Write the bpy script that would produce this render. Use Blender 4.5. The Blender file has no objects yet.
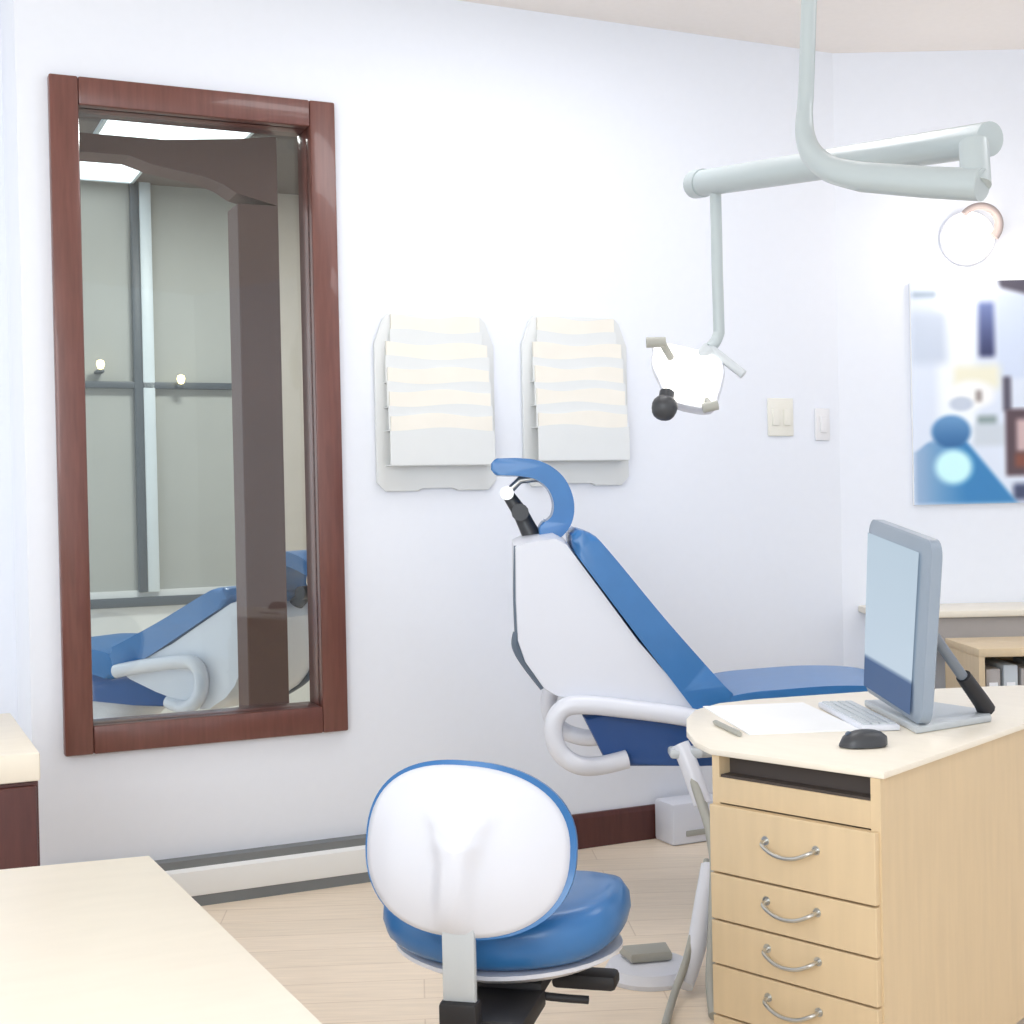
import bpy, bmesh, math, random
from mathutils import Vector, Matrix
random.seed(7)
PI = math.pi
SC = bpy.context.scene
COL = SC.collection

# ------------------------------------------------------------------ camera
F_PX, ROLL, EYE = 1400.0, 0.021, 1.25
PITCH = math.atan(15.0 / F_PX)
fw = Vector((0, math.cos(PITCH), -math.sin(PITCH)))
r0 = Vector((1, 0, 0)); u0 = r0.cross(fw)
rt = r0 * math.cos(ROLL) - u0 * math.sin(ROLL)
up = u0 * math.cos(ROLL) + r0 * math.sin(ROLL)
cam_d = bpy.data.cameras.new('camera')
cam_d.sensor_width = 36.0; cam_d.lens = F_PX / 1024 * 36.0
cam_d.clip_start = 0.05; cam_d.clip_end = 60
cam = bpy.data.objects.new('camera', cam_d); COL.objects.link(cam)
cam.matrix_world = Matrix(((rt.x, up.x, -fw.x, 0), (rt.y, up.y, -fw.y, 0), (rt.z, up.z, -fw.z, EYE), (0, 0, 0, 1)))
SC.camera = cam

# ------------------------------------------------------------------ materials
def lin(c):
    return tuple(((x / 255) / 12.92 if x / 255 <= 0.04045 else ((x / 255 + 0.055) / 1.055) ** 2.4) for x in c)

def mat(name, rgb, rough=0.5, metal=0.0, noise=0.03, scale=8.0, stretch=(1, 1, 1), bump=0.0, emit=0.0, coat=0.0, spec=0.5, emit_rgb=None):
    m = bpy.data.materials.new(name); m.use_nodes = True
    nt = m.node_tree; b = nt.nodes['Principled BSDF']
    c = lin(rgb)
    b.inputs['Roughness'].default_value = rough
    b.inputs['Metallic'].default_value = metal
    b.inputs['Coat Weight'].default_value = coat
    b.inputs['Specular IOR Level'].default_value = spec
    tc = nt.nodes.new('ShaderNodeTexCoord'); mp = nt.nodes.new('ShaderNodeMapping')
    mp.inputs['Scale'].default_value = stretch
    nz = nt.nodes.new('ShaderNodeTexNoise'); nz.inputs['Scale'].default_value = scale
    nz.inputs['Detail'].default_value = 4
    rp = nt.nodes.new('ShaderNodeValToRGB')
    rp.color_ramp.elements[0].position = 0.3; rp.color_ramp.elements[1].position = 0.7
    rp.color_ramp.elements[0].color = tuple(max(0, x * (1 - noise)) for x in c) + (1,)
    rp.color_ramp.elements[1].color = tuple(min(1, x * (1 + noise)) for x in c) + (1,)
    L = nt.links.new
    L(tc.outputs['Object'], mp.inputs['Vector']); L(mp.outputs['Vector'], nz.inputs['Vector'])
    L(nz.outputs['Fac'], rp.inputs['Fac']); L(rp.outputs['Color'], b.inputs['Base Color'])
    if bump:
        bp = nt.nodes.new('ShaderNodeBump'); bp.inputs['Strength'].default_value = bump; bp.inputs['Distance'].default_value = 0.002
        L(nz.outputs['Fac'], bp.inputs['Height']); L(bp.outputs['Normal'], b.inputs['Normal'])
    if emit:
        b.inputs['Emission Color'].default_value = (lin(emit_rgb) if emit_rgb else c) + (1,)
        b.inputs['Emission Strength'].default_value = emit
    return m

def glass_mat(name, tint=(245, 250, 250)):
    m = bpy.data.materials.new(name); m.use_nodes = True
    nt = m.node_tree; nt.nodes.remove(nt.nodes['Principled BSDF'])
    out = nt.nodes['Material Output']
    tr = nt.nodes.new('ShaderNodeBsdfTransparent'); tr.inputs['Color'].default_value = lin(tint) + (1,)
    gl = nt.nodes.new('ShaderNodeBsdfGlossy'); gl.inputs['Roughness'].default_value = 0.02
    fr = nt.nodes.new('ShaderNodeFresnel'); fr.inputs['IOR'].default_value = 1.5
    mx = nt.nodes.new('ShaderNodeMixShader')
    nt.links.new(fr.outputs[0], mx.inputs[0]); nt.links.new(tr.outputs[0], mx.inputs[1])
    nt.links.new(gl.outputs[0], mx.inputs[2]); nt.links.new(mx.outputs[0], out.inputs['Surface'])
    return m

def floor_mat():
    m = mat('floor planks', (246, 229, 207), rough=0.42, noise=0.06, scale=5, stretch=(1.2, 14, 1))
    nt = m.node_tree; b = nt.nodes['Principled BSDF']
    src = b.inputs['Base Color'].links[0].from_socket
    tc = [n for n in nt.nodes if n.type == 'TEX_COORD'][0]
    br = nt.nodes.new('ShaderNodeTexBrick')
    br.inputs['Color1'].default_value = (1, 1, 1, 1); br.inputs['Color2'].default_value = (.93, .93, .92, 1)
    br.inputs['Mortar'].default_value = (.80, .77, .74, 1)
    br.inputs['Scale'].default_value = 1.0; br.inputs['Brick Width'].default_value = 1.2
    br.inputs['Row Height'].default_value = 0.14; br.inputs['Mortar Size'].default_value = 0.002
    mp = nt.nodes.new('ShaderNodeMapping'); mp.inputs['Rotation'].default_value = (0, 0, math.radians(-4))
    mx = nt.nodes.new('ShaderNodeMix'); mx.data_type = 'RGBA'; mx.blend_type = 'MULTIPLY'
    mx.inputs[0].default_value = 1.0
    L = nt.links.new
    L(tc.outputs['Object'], mp.inputs['Vector']); L(mp.outputs['Vector'], br.inputs['Vector'])
    L(src, mx.inputs[6]); L(br.outputs['Color'], mx.inputs[7]); L(mx.outputs[2], b.inputs['Base Color'])
    return m

M = {
    'wall': mat('white wall paint', (233, 237, 245), 0.75, noise=0.006, scale=30, bump=0.04),
    'ceiling': mat('ceiling paint', (240, 234, 229), 0.85, noise=0.01, scale=40),
    'floor': floor_mat(),
    'red_wood': mat('red brown stained wood', (108, 66, 58), 0.35, noise=0.14, scale=6, stretch=(14, 14, 1.2), coat=0.25),
    'dark_wood': mat('dark brown stained wood', (82, 44, 40), 0.4, noise=0.14, scale=6, stretch=(14, 14, 1.2)),
    'maple': mat('maple laminate', (212, 189, 153), 0.42, noise=0.035, scale=5, stretch=(9, 9, 1)),
    'worktop': mat('cream laminate', (237, 229, 213), 0.38, noise=0.02, scale=5, stretch=(2, 8, 2)),
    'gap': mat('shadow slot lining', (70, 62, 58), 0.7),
    'blue': mat('blue vinyl', (50, 112, 172), 0.33, noise=0.03, scale=20, coat=0.15),
    'blue_deep': mat('navy vinyl', (38, 78, 138), 0.36, noise=0.03, scale=20),
    'shell': mat('white moulded plastic', (219, 222, 231), 0.3, noise=0.006, scale=6, coat=0.1),
    'shell_grey': mat('pale grey plastic', (196, 202, 206), 0.35, noise=0.01),
    'arm': mat('lamp arm enamel', (176, 186, 188), 0.32, noise=0.01, coat=0.2),
    'dark_plastic': mat('dark grey plastic', (58, 60, 64), 0.4, noise=0.05),
    'black': mat('black rubber', (34, 34, 38), 0.55, noise=0.08),
    'trim_grey': mat('grey edge trim', (92, 106, 122), 0.45, noise=0.04),
    'chrome': mat('brushed steel', (196, 196, 192), 0.28, metal=0.9, noise=0.04, scale=20),
    'hose': mat('grey silicone hose', (166, 166, 158), 0.45, noise=0.04),
    'heater': mat('heater enamel', (238, 240, 240), 0.4, noise=0.01),
    'heater_gap': mat('heater slot grey', (120, 124, 126), 0.6, noise=0.04),
    'acrylic': mat('frosted acrylic', (222, 225, 225), 0.3, noise=0.01, coat=0.1),
    'paper': mat('cream paper', (236, 232, 222), 0.8, noise=0.02),
    'white_paper': mat('white paper', (246, 247, 248), 0.75, noise=0.01),
    'switch': mat('ivory plastic', (234, 232, 222), 0.4, noise=0.01),
    'switch_white': mat('white switch plastic', (231, 231, 233), 0.4, noise=0.01),
    'bezel': mat('monitor bezel grey', (142, 154, 168), 0.35, noise=0.02),
    'monitor_back': mat('monitor back grey', (120, 128, 138), 0.4, noise=0.03),
    'pane_grey': mat('grey frosted panel', (166, 168, 162), 0.6, noise=0.03, scale=3),
    'mullion': mat('slate mullion', (72, 80, 86), 0.45, noise=0.05),
    'pale_frame': mat('pale aluminium frame', (206, 216, 220), 0.4, noise=0.02),
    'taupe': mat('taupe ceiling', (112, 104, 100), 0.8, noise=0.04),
    'brown_post': mat('brown painted post', (96, 66, 60), 0.55, noise=0.06, scale=4),
    'room_wall': mat('beige grey wall', (190, 182, 172), 0.8, noise=0.02),
    'white_low': mat('white cabinet lacquer', (226, 228, 226), 0.4, noise=0.02),
    'binder': mat('grey binder card', (176, 170, 166), 0.6, noise=0.05),
    'glass': glass_mat('clear glass'),
    'panel_light': mat('ceiling light diffuser', (250, 250, 250), 0.5, emit=5.0, emit_rgb=(252, 252, 255)),
    'room_light': mat('next room light diffuser', (250, 250, 250), 0.5, emit=1.4, emit_rgb=(248, 250, 255)),
    'head_light': mat('lit lamp reflector', (255, 252, 246), 0.3, emit=1.6),
    'sconce_glass': mat('opal wall lamp glass', (250, 244, 238), 0.35, emit=1.2, emit_rgb=(255, 240, 224)),
    'sconce_ring': mat('rose grey lamp ring', (158, 146, 144), 0.35, noise=0.03),
    'warm_glint': mat('warm glint glow', (255, 236, 190), 0.4, emit=2.5, emit_rgb=(255, 226, 160)),  # glow put in for the warm glints behind the window
}

# ------------------------------------------------------------------ mesh helpers
def link(bm, name, m, parent=None, smooth=True, sharp=38):
    bmesh.ops.recalc_face_normals(bm, faces=bm.faces[:])
    if smooth:
        for f in bm.faces: f.smooth = True
        a = math.radians(sharp)
        for e in bm.edges:
            if len(e.link_faces) == 2 and e.calc_face_angle(0) > a: e.smooth = False
    me = bpy.data.meshes.new(name); bm.to_mesh(me); bm.free()
    mats = m if isinstance(m, (list, tuple)) else [m]
    for k in mats: me.materials.append(M[k])
    o = bpy.data.objects.new(name, me); COL.objects.link(o)
    if parent: o.parent = parent
    return o

def tag(o, label=None, cat=None, group=None, kind=None):
    if label: o['label'] = label
    if cat: o['category'] = cat
    if group: o['group'] = group
    if kind: o['kind'] = kind
    return o

def thing(name, label, cat, loc=(0, 0, 0), rz=0.0, group=None):
    o = bpy.data.objects.new(name, None); COL.objects.link(o)
    o.empty_display_size = 0.05
    o.location = loc; o.rotation_euler = (0, 0, rz)
    return tag(o, label, cat, group)

def place(o, loc, rz=0.0):
    o.location = loc; o.rotation_euler = (0, 0, rz); return o

def nb(): return bmesh.new()

def box(bm, lo, hi, bevel=0.0, seg=2, mtx=None):
    """box between two corners, edges rounded by bevel"""
    c = [(a + b) / 2 for a, b in zip(lo, hi)]; s = [abs(b - a) for a, b in zip(lo, hi)]
    r = bmesh.ops.create_cube(bm, size=1.0)
    vs = r['verts']
    for v in vs: v.co = Vector((c[0] + v.co.x * s[0], c[1] + v.co.y * s[1], c[2] + v.co.z * s[2]))
    geom = vs
    if bevel:
        es = list({e for v in vs for e in v.link_edges})
        r = bmesh.ops.bevel(bm, geom=es, offset=min(bevel, min(s) * 0.49), segments=seg, profile=0.5, affect='EDGES')
        geom = list({v for f in r['faces'] for v in f.verts} | {v for v in vs if v.is_valid})
    if mtx is not None:
        for v in geom: v.co = mtx @ v.co
    return bm

def prism(bm, base, vec, bevel=0.0, seg=2):
    """solid from a planar polygon of 3-D points pushed along vec"""
    vec = Vector(vec)
    a = [bm.verts.new(p) for p in base]; b = [bm.verts.new(Vector(p) + vec) for p in base]
    fs = [bm.faces.new(a), bm.faces.new(list(reversed(b)))]
    n = len(a)
    for i in range(n): fs.append(bm.faces.new((a[i], b[i], b[(i + 1) % n], a[(i + 1) % n])))
    if bevel:
        es = list({e for f in fs[:2] for e in f.edges})
        bmesh.ops.bevel(bm, geom=es, offset=bevel, segments=seg, profile=0.5, affect='EDGES', clamp_overlap=True)
    return bm

def cr(pts, n=8, closed=False):
    """Catmull-Rom through points"""
    P = [Vector(p) for p in pts]; N = len(P); out = []
    rng = range(N) if closed else range(N - 1)
    for i in rng:
        if closed: p0, p1, p2, p3 = P[(i - 1) % N], P[i], P[(i + 1) % N], P[(i + 2) % N]
        else: p0, p1, p2, p3 = P[max(i - 1, 0)], P[i], P[i + 1], P[min(i + 2, N - 1)]
        for k in range(n):
            t = k / n
            out.append(0.5 * ((2 * p1) + (p2 - p0) * t + (2 * p0 - 5 * p1 + 4 * p2 - p3) * t * t + (3 * p1 - p0 - 3 * p2 + p3) * t ** 3))
    if not closed: out.append(P[-1])
    return out

def tube(bm, pts, r, seg=14, r2=None):
    pts = [Vector(p) for p in pts]; n = len(pts); rings = []
    prev = None
    for i, p in enumerate(pts):
        t = (pts[min(i + 1, n - 1)] - pts[max(i - 1, 0)]).normalized()
        if prev is None:
            ref = Vector((0, 0, 1)) if abs(t.z) < 0.9 else Vector((1, 0, 0))
            x = t.cross(ref).normalized()
        else:
            x = (prev - t * prev.dot(t)).normalized()
        prev = x; y = t.cross(x)
        rr = r if r2 is None else r + (r2 - r) * i / (n - 1)
        rings.append([bm.verts.new(p + (x * math.cos(2 * PI * k / seg) + y * math.sin(2 * PI * k / seg)) * rr) for k in range(seg)])
    for a, b in zip(rings, rings[1:]):
        for k in range(seg): bm.faces.new((a[k], a[(k + 1) % seg], b[(k + 1) % seg], b[k]))
    bm.faces.new(list(reversed(rings[0]))); bm.faces.new(rings[-1])
    return bm

def lathe(bm, prof, seg=32, mtx=None):
    """profile of (radius, height) turned about z"""
    rings = []
    for (r, z) in prof:
        if r < 1e-6: rings.append([bm.verts.new((0, 0, z))])
        else: rings.append([bm.verts.new((r * math.cos(2 * PI * k / seg), r * math.sin(2 * PI * k / seg), z)) for k in range(seg)])
    for a, b in zip(rings, rings[1:]):
        for k in range(seg):
            q = (k + 1) % seg
            if len(a) == 1 and len(b) == 1: continue
            if len(a) == 1: bm.faces.new((a[0], b[q], b[k]))
            elif len(b) == 1: bm.faces.new((a[k], a[q], b[0]))
            else: bm.faces.new((a[k], a[q], b[q], b[k]))
    if len(rings[0]) > 1: bm.faces.new(list(reversed(rings[0])))
    if len(rings[-1]) > 1: bm.faces.new(rings[-1])
    if mtx is not None:
        for rg in rings:
            for v in rg: v.co = mtx @ v.co
    return bm

def loft(bm, rings, cap=True):
    R = [[bm.verts.new(p) for p in ring] for ring in rings]
    n = len(R[0])
    for a, b in zip(R, R[1:]):
        for k in range(n): bm.faces.new((a[k], a[(k + 1) % n], b[(k + 1) % n], b[k]))
    if cap:
        bm.faces.new(list(reversed(R[0]))); bm.faces.new(R[-1])
    return bm

def strip(bm, path, thick, y0, y1, bevel=0.012, closed_pts=None, inset=0.0):
    """a cushion: a side profile (x,z path) of given thickness swept across y0..y1 with rounded sides"""
    P = cr([(x, 0, z) for x, z in path], 6)
    up_s, lo_s = [], []
    n = len(P)
    for i, p in enumerate(P):
        t = (P[min(i + 1, n - 1)] - P[max(i - 1, 0)]).normalized()
        nr = Vector((-t.z, 0, t.x))
        e = min(i, n - 1 - i); k = min(1.0, 0.35 + 0.25 * e)
        th = thick(i / (n - 1)) if callable(thick) else thick
        up_s.append(p + nr * th * 0.5 * k); lo_s.append(p - nr * th * 0.5 * k)
    poly = up_s + list(reversed(lo_s))
    prism(bm, [(q.x, y0, q.z) for q in poly], (0, y1 - y0, 0), bevel=bevel, seg=3)
    return bm

# ------------------------------------------------------------------ the room: axes of the long wall
WR = math.atan2(0.421, 0.907)                       # the long wall runs at this angle
WB = Vector((0.477, 5.077, 0))                      # a point at its foot; local x runs along it, local y goes behind it
WM = Matrix.Translation(WB) @ Matrix.Rotation(WR, 4, 'Z')
def wl(s, b, z=0.0): return WM @ Vector((s, b, z))
CEIL = 2.945
PB = 3.1
S0, S1 = -2.125, 0.885                              # ends of the long wall
CORN = wl(S1, 0)

def struct(bm, name, m, onwall=True, parent=None, smooth=False):
    o = link(bm, name, m, parent, smooth)
    if onwall and parent is None: place(o, WB, WR)
    if parent is None: o['kind'] = 'structure'
    return o

# floor and ceiling
b = nb(); box(b, (-3.6, -1.2, -0.06), (3.4, 9.6, 0.0)); struct(b, 'floor', 'floor', False)
b = nb()
pts = [wl(-3.6, 0.5), wl(S0 + 0.0, 0.5), wl(S0, 0.06), wl(S1, 0.06), Vector((CORN.x, CORN.y + 0.06, 0)), Vector((3.4, CORN.y + 0.06, 0)), Vector((3.4, -1.2, 0)), Vector((-3.9, -1.2, 0))]
prism(b, [(p.x, p.y, CEIL) for p in pts], (0, 0, 0.08)); struct(b, 'ceiling', 'ceiling', False)

# long wall with the opening for the interior window
WX0, WX1, WZ0, WZ1 = -2.035, -1.145, 0.498, 2.545   # outside of the timber frame
FR = 0.085
OX0, OX1, OZ0, OZ1 = WX0 + 0.04, WX1 - 0.04, WZ0 + 0.04, WZ1 - 0.04
b = nb()
for lo, hi in (((S0, 0, 0), (OX0, 0.12, CEIL)), ((OX1, 0, 0), (S1 + 0.02, 0.12, CEIL)), ((OX0, 0, 0), (OX1, 0.12, OZ0)), ((OX0, 0, OZ1), (OX1, 0.12, CEIL))):
    box(b, lo, hi)
struct(b, 'wall_back', 'wall')
b = nb(); box(b, (S0, 0.12, 0), (S0 + 0.05, 0.50, CEIL)); struct(b, 'wall_return', 'wall')
b = nb(); box(b, (-3.7, 0.42, 0), (S0 + 0.05, 0.50, CEIL)); struct(b, 'wall_left', 'wall')
b = nb(); box(b, (3.3, -1.2, 0), (3.4, CORN.y, CEIL)); struct(b, 'wall_side', 'wall', False)
b = nb(); box(b, (CORN.x - 0.01, CORN.y, 0), (3.4, CORN.y + 0.12, CEIL)); struct(b, 'wall_right', 'wall', False)
# skirting
b = nb(); prism(b, [(-0.44, 0, 0), (-0.44, -0.018, 0), (-0.44, -0.018, 0.105), (-0.44, -0.012, 0.122), (-0.44, 0, 0.122)], (S1 + 0.44 - 0.005, 0, 0))
struct(b, 'baseboard_back', 'dark_wood')
b = nb(); prism(b, [(CORN.x + 0.01, CORN.y, 0), (CORN.x + 0.01, CORN.y - 0.018, 0), (CORN.x + 0.01, CORN.y - 0.018, 0.105), (CORN.x + 0.01, CORN.y - 0.012, 0.122), (CORN.x + 0.01, CORN.y, 0.122)], (2.0, 0, 0))
struct(b, 'baseboard_right', 'dark_wood', False)

# interior window: timber frame, glass
w = thing('window_1', 'tall interior window in a red brown timber frame on the white wall', 'window', WB, WR); w['kind'] = 'structure'
b = nb()
def frame_ring(bm, x0, x1, z0, z1, wd, y0, y1, bev):
    for lo, hi in (((x0, y0, z0), (x0 + wd, y1, z1)), ((x1 - wd, y0, z0), (x1, y1, z1)), ((x0 + wd, y0, z0), (x1 - wd, y1, z0 + wd)), ((x0 + wd, y0, z1 - wd), (x1 - wd, y1, z1))):
        box(bm, lo, hi, bev)
frame_ring(b, WX0, WX1, WZ0, WZ1, FR, -0.032, 0.02, 0.006)
frame_ring(b, WX0 + 0.045, WX1 - 0.045, WZ0 + 0.045, WZ1 - 0.045, 0.04, 0.0, 0.118, 0.003)
link(b, 'window_frame', 'red_wood', w)
b = nb(); box(b, (WX0 + 0.08, 0.062, WZ0 + 0.08), (WX1 - 0.08, 0.068, WZ1 - 0.08)); link(b, 'window_pane', 'glass', w)

# ------------------------------------------------------------------ the room behind the window

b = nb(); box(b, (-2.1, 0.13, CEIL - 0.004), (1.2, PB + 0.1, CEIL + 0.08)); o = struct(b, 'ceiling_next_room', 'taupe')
b = nb(); box(b, (-0.62, PB, 0.80), (1.2, PB + 0.1, CEIL)); box(b, (-2.0, PB, 0.8), (-1.95, PB + 0.1, CEIL)); struct(b, 'wall_next_room', 'room_wall')
b = nb(); box(b, (-2.0, PB, 0), (1.2, PB + 0.1, 0.80)); struct(b, 'trim_3', 'white_low')
b = nb(); box(b, (1.1, 0.13, 0), (1.2, PB, CEIL)); struct(b, 'wall_next_room_side', 'room_wall')
p = thing('window_2', 'grey glazed partition with slate mullions behind the interior window', 'window', WB, WR); p['kind'] = 'structure'
b = nb(); box(b, (-1.95, PB + 0.02, 0.80), (-0.62, PB + 0.05, CEIL)); link(b, 'partition_panel', 'pane_grey', p)
b = nb(); box(b, (-1.95, PB - 0.03, 1.86), (-0.62, PB + 0.01, 1.895), 0.004); link(b, 'transom', 'mullion', p)
b = nb(); box(b, (-1.95, PB - 0.03, 0.715), (-0.62, PB + 0.01, 0.765), 0.004); link(b, 'transom', 'mullion', p)
b = nb(); box(b, (-1.262, PB - 0.035, 0.79), (-1.218, PB + 0.012, CEIL), 0.004); link(b, 'mullion', 'mullion', p)
b = nb(); box(b, (-1.217, PB - 0.03, 0.79), (-1.155, PB + 0.012, CEIL), 0.004); link(b, 'pale_mullion', 'pale_frame', p)
# brown post, and the soffit it carries
b = nb(); box(b, (-1.352, 0.45, 0), (-1.206, 0.60, 2.30), 0.004); struct(b, 'trim_1', 'brown_post')
b = nb()
arc = [(-2.05, 2.50), (-2.05, 2.44), (-1.89, 2.437), (-1.72, 2.437), (-1.64, 2.412), (-1.54, 2.397), (-1.46, 2.384), (-1.40, 2.364), (-1.352, 2.335), (-1.206, 2.30), (-1.206, 2.545), (-1.352, 2.525), (-1.60, 2.50)]
prism(b, [(x, 0.455, z) for x, z in arc], (0, 0.14, 0)); struct(b, 'trim_2', 'brown_post')
# ceiling lights of that room
def next_light(s0, s1, b0, b1, label):
    t = thing('ceiling_light', label, 'ceiling light', wl((s0 + s1) / 2, (b0 + b1) / 2, CEIL - 0.005), WR, 'light panels behind the window')
    hx, hy = (s1 - s0) / 2, (b1 - b0) / 2
    b = nb()
    for lo, hi in (((-hx, -hy, -0.02), (hx, -hy + .015, 0)), ((-hx, hy - .015, -0.02), (hx, hy, 0)), ((-hx, -hy, -0.02), (-hx + .015, hy, 0)), ((hx - .015, -hy, -0.02), (hx, hy, 0))): box(b, lo, hi)
    link(b, 'frame', 'pale_frame', t)
    b = nb(); box(b, (-hx + .015, -hy + .015, -0.014), (hx - .015, hy - .015, -0.002)); link(b, 'diffuser', 'room_light', t)
next_light(-1.58, -0.92, 1.70, 2.18, 'white ceiling light panel seen high behind the window, nearer of two')
next_light(-1.75, -1.25, 2.56, 3.04, 'white ceiling light panel behind the window, farther one at upper left')
# two added glowing beads in place of warm glints, at the partition bar
for s, z, lab in ((-1.44, 1.97, 'small added glowing bead for a warm glint at the left grey pane behind the window'), (-1.03, 1.90, 'small added glowing bead for a warm glint on the dark bar beside the brown post')):
    t = thing('lamp_or_glint', lab, 'lamp', wl(s, PB - 0.03, z), WR, 'warm glints behind the window')
    b = nb(); lathe(b, [(0, -.02), (.014, -.016), (.022, .008), (.017, .026), (0, .032)], 20, Matrix.Translation((0, -0.05, 0))); link(b, 'glint_bead', 'warm_glint', t)
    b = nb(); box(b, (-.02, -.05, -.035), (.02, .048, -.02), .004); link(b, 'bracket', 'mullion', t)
# ------------------------------------------------------------------ dental chair
def make_chair(loc, rz, recline, label, hoses):
    t = thing('dental_chair', label, 'dental chair', loc, rz, 'dental chairs')
    ca, sa = math.cos(recline), math.sin(recline)
    def rec(x, z):                                   # swing the back about its hinge
        dx, dz = x + 0.06, z - 0.62
        return (-0.06 + dx * ca - dz * sa, 0.62 + dz * ca + dx * sa)
    Y0, Y1 = 0.0, 0.46
    # backrest shell: deep white moulding, upright at the rear
    b = nb()
    prof = [(-0.628, 1.118), (-0.60, 1.132), (-0.51, 1.144), (-0.475, 1.125), (-0.375, 0.985), (-0.268, 0.833), (-0.17, 0.715), (-0.086, 0.625), (-0.06, 0.596), (-0.12, 0.590), (-0.272, 0.614), (-0.45, 0.655), (-0.515, 0.672), (-0.552, 0.695), (-0.606, 0.775), (-0.627, 0.84), (-0.630, 0.96)]
    prof = [rec(*q) for q in prof]
    cx = sum(q[0] for q in prof) / len(prof); cz = sum(q[1] for q in prof) / len(prof)
    rings = []
    for k in range(13):
        v = k / 12; y = Y0 + (Y1 - Y0) * v
        f = 1 - 0.05 * (abs(2 * v - 1) ** 5)
        rings.append([(cx + (x - cx) * f, y, cz + (z - cz) * f) for x, z in prof])
    loft(b, rings); link(b, 'backrest_shell', 'shell', t, sharp=50)
    # dark edge strip down the rear of the shell
    b = nb(); tube(b, cr([(rec(x, z)[0], Y0 + 0.02, rec(x, z)[1]) for x, z in ((-0.618, 1.11), (-0.621, 0.96), (-0.617, 0.85))], 6), 0.005, 8, 0.009)
    tube(b, cr([(rec(x, z)[0], Y0 + 0.02, rec(x, z)[1]) for x, z in ((-0.617, 0.86), (-0.622, 0.82), (-0.597, 0.77), (-0.546, 0.70))], 6), 0.014, 8, 0.011)
    link(b, 'edge_trim', 'trim_grey', t)
    # backrest cushion
    b = nb()
    pth = [rec(*q) for q in ((-0.447, 1.145), (-0.372, 1.05), (-0.240, 0.875), (-0.140, 0.748), (-0.07, 0.66), (-0.025, 0.61))]
    strip(b, pth, lambda u: 0.072 + 0.05 * u, Y0 - 0.012, Y1 + 0.012, 0.02); link(b, 'backrest_cushion', 'blue', t)
    # headrest
    b = nb()
    hp = [rec(*q) for q in ((-0.548, 1.142), (-0.512, 1.148), (-0.480, 1.182), (-0.474, 1.235), (-0.497, 1.290), (-0.545, 1.326), (-0.60, 1.337), (-0.645, 1.339), (-0.685, 1.340))]
    strip(b, hp, lambda u: 0.066 - 0.018 * u, 0.10, 0.34, 0.014); link(b, 'headrest', 'blue', t)
    j = [rec(*q) for q in ((-0.567, 1.13), (-0.602, 1.204), (-0.640, 1.262), (-0.60, 1.30))]
    b = nb(); tube(b, [(j[0][0], 0.2, j[0][1]), (j[1][0], 0.2, j[1][1]), (j[2][0], 0.2, j[2][1])], 0.028, 12, 0.018)
    tube(b, [(j[1][0], 0.15, j[1][1]), (j[1][0], 0.25, j[1][1])], 0.026, 14)
    link(b, 'headrest_joint', 'dark_plastic', t)
    b = nb(); tube(b, [(j[2][0], 0.2, j[2][1]), (j[3][0], 0.2, j[3][1]), (j[3][0] + 0.06, 0.2, j[3][1] + 0.006)], 0.012, 10); link(b, 'headrest_bar', 'chrome', t)
    b = nb(); tube(b, [(j[2][0], 0.165, j[2][1]), (j[2][0], 0.235, j[2][1])], 0.021, 14); link(b, 'release_knob', 'chrome', t)
    # seat with leg rest
    b = nb()
    sp = [(-0.06, 0.60), (0.03, 0.625), (0.15, 0.637), (0.32, 0.645), (0.48, 0.632), (0.62, 0.575), (0.78, 0.49), (0.95, 0.405), (1.05, 0.36)]
    strip(b, sp, lambda u: 0.105 - 0.03 * u, Y0 - 0.01, Y1 + 0.01, 0.025); link(b, 'seat_cushion', 'blue', t)
    b = nb()
    prism(b, [(x, Y0 + 0.02, z) for x, z in ((-0.435, 0.615), (-0.36, 0.618), (-0.10, 0.592), (0.3, 0.585), (0.55, 0.54), (0.75, 0.44), (0.70, 0.42), (0.5, 0.49), (0.2, 0.47), (-0.128, 0.464), (-0.345, 0.468), (-0.375, 0.49))], (0, 0.42, 0), 0.012)
    link(b, 'seat_base', 'blue_deep', t)
    # arm rests: a bent white bar each side
    for sd_, y, yi in ((-1, -0.03, 0.0), (1, Y1 + 0.03, 0.0)):
        b = nb()
        pa = [(-0.08, y, 0.602), (-0.18, y, 0.622), (-0.30, y, 0.640), (-0.42, y, 0.655), (-0.485, y, 0.650), (-0.517, y, 0.612), (-0.518, y, 0.555), (-0.495, y, 0.512), (-0.45, y, 0.484), (-0.39, y - 0.03 * sd_, 0.476), (-0.31, y - 0.045 * sd_, 0.490)]
        tube(b, cr(pa, 6), 0.027, 14); link(b, 'armrest', 'shell', t)
    # pedestal
    b = nb()
    rr = []
    for z, x0, x1, hy in ((0.05, 0.06, 0.56, 0.17), (0.10, 0.07, 0.52, 0.16), (0.22, 0.08, 0.46, 0.15), (0.36, 0.06, 0.46, 0.15), (0.42, -0.02, 0.50, 0.16), (0.475, -0.04, 0.50, 0.165)):
        ring = []
        for k in range(28):
            a = 2 * PI * k / 28; c, s = math.cos(a), math.sin(a)
            ring.append(((x0 + x1) / 2 + (x1 - x0) / 2 * math.copysign(abs(c) ** 0.5, c), 0.23 + hy * math.copysign(abs(s) ** 0.5, s), z))
        rr.append(ring)
    loft(b, rr); link(b, 'pedestal', 'shell', t)
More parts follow.
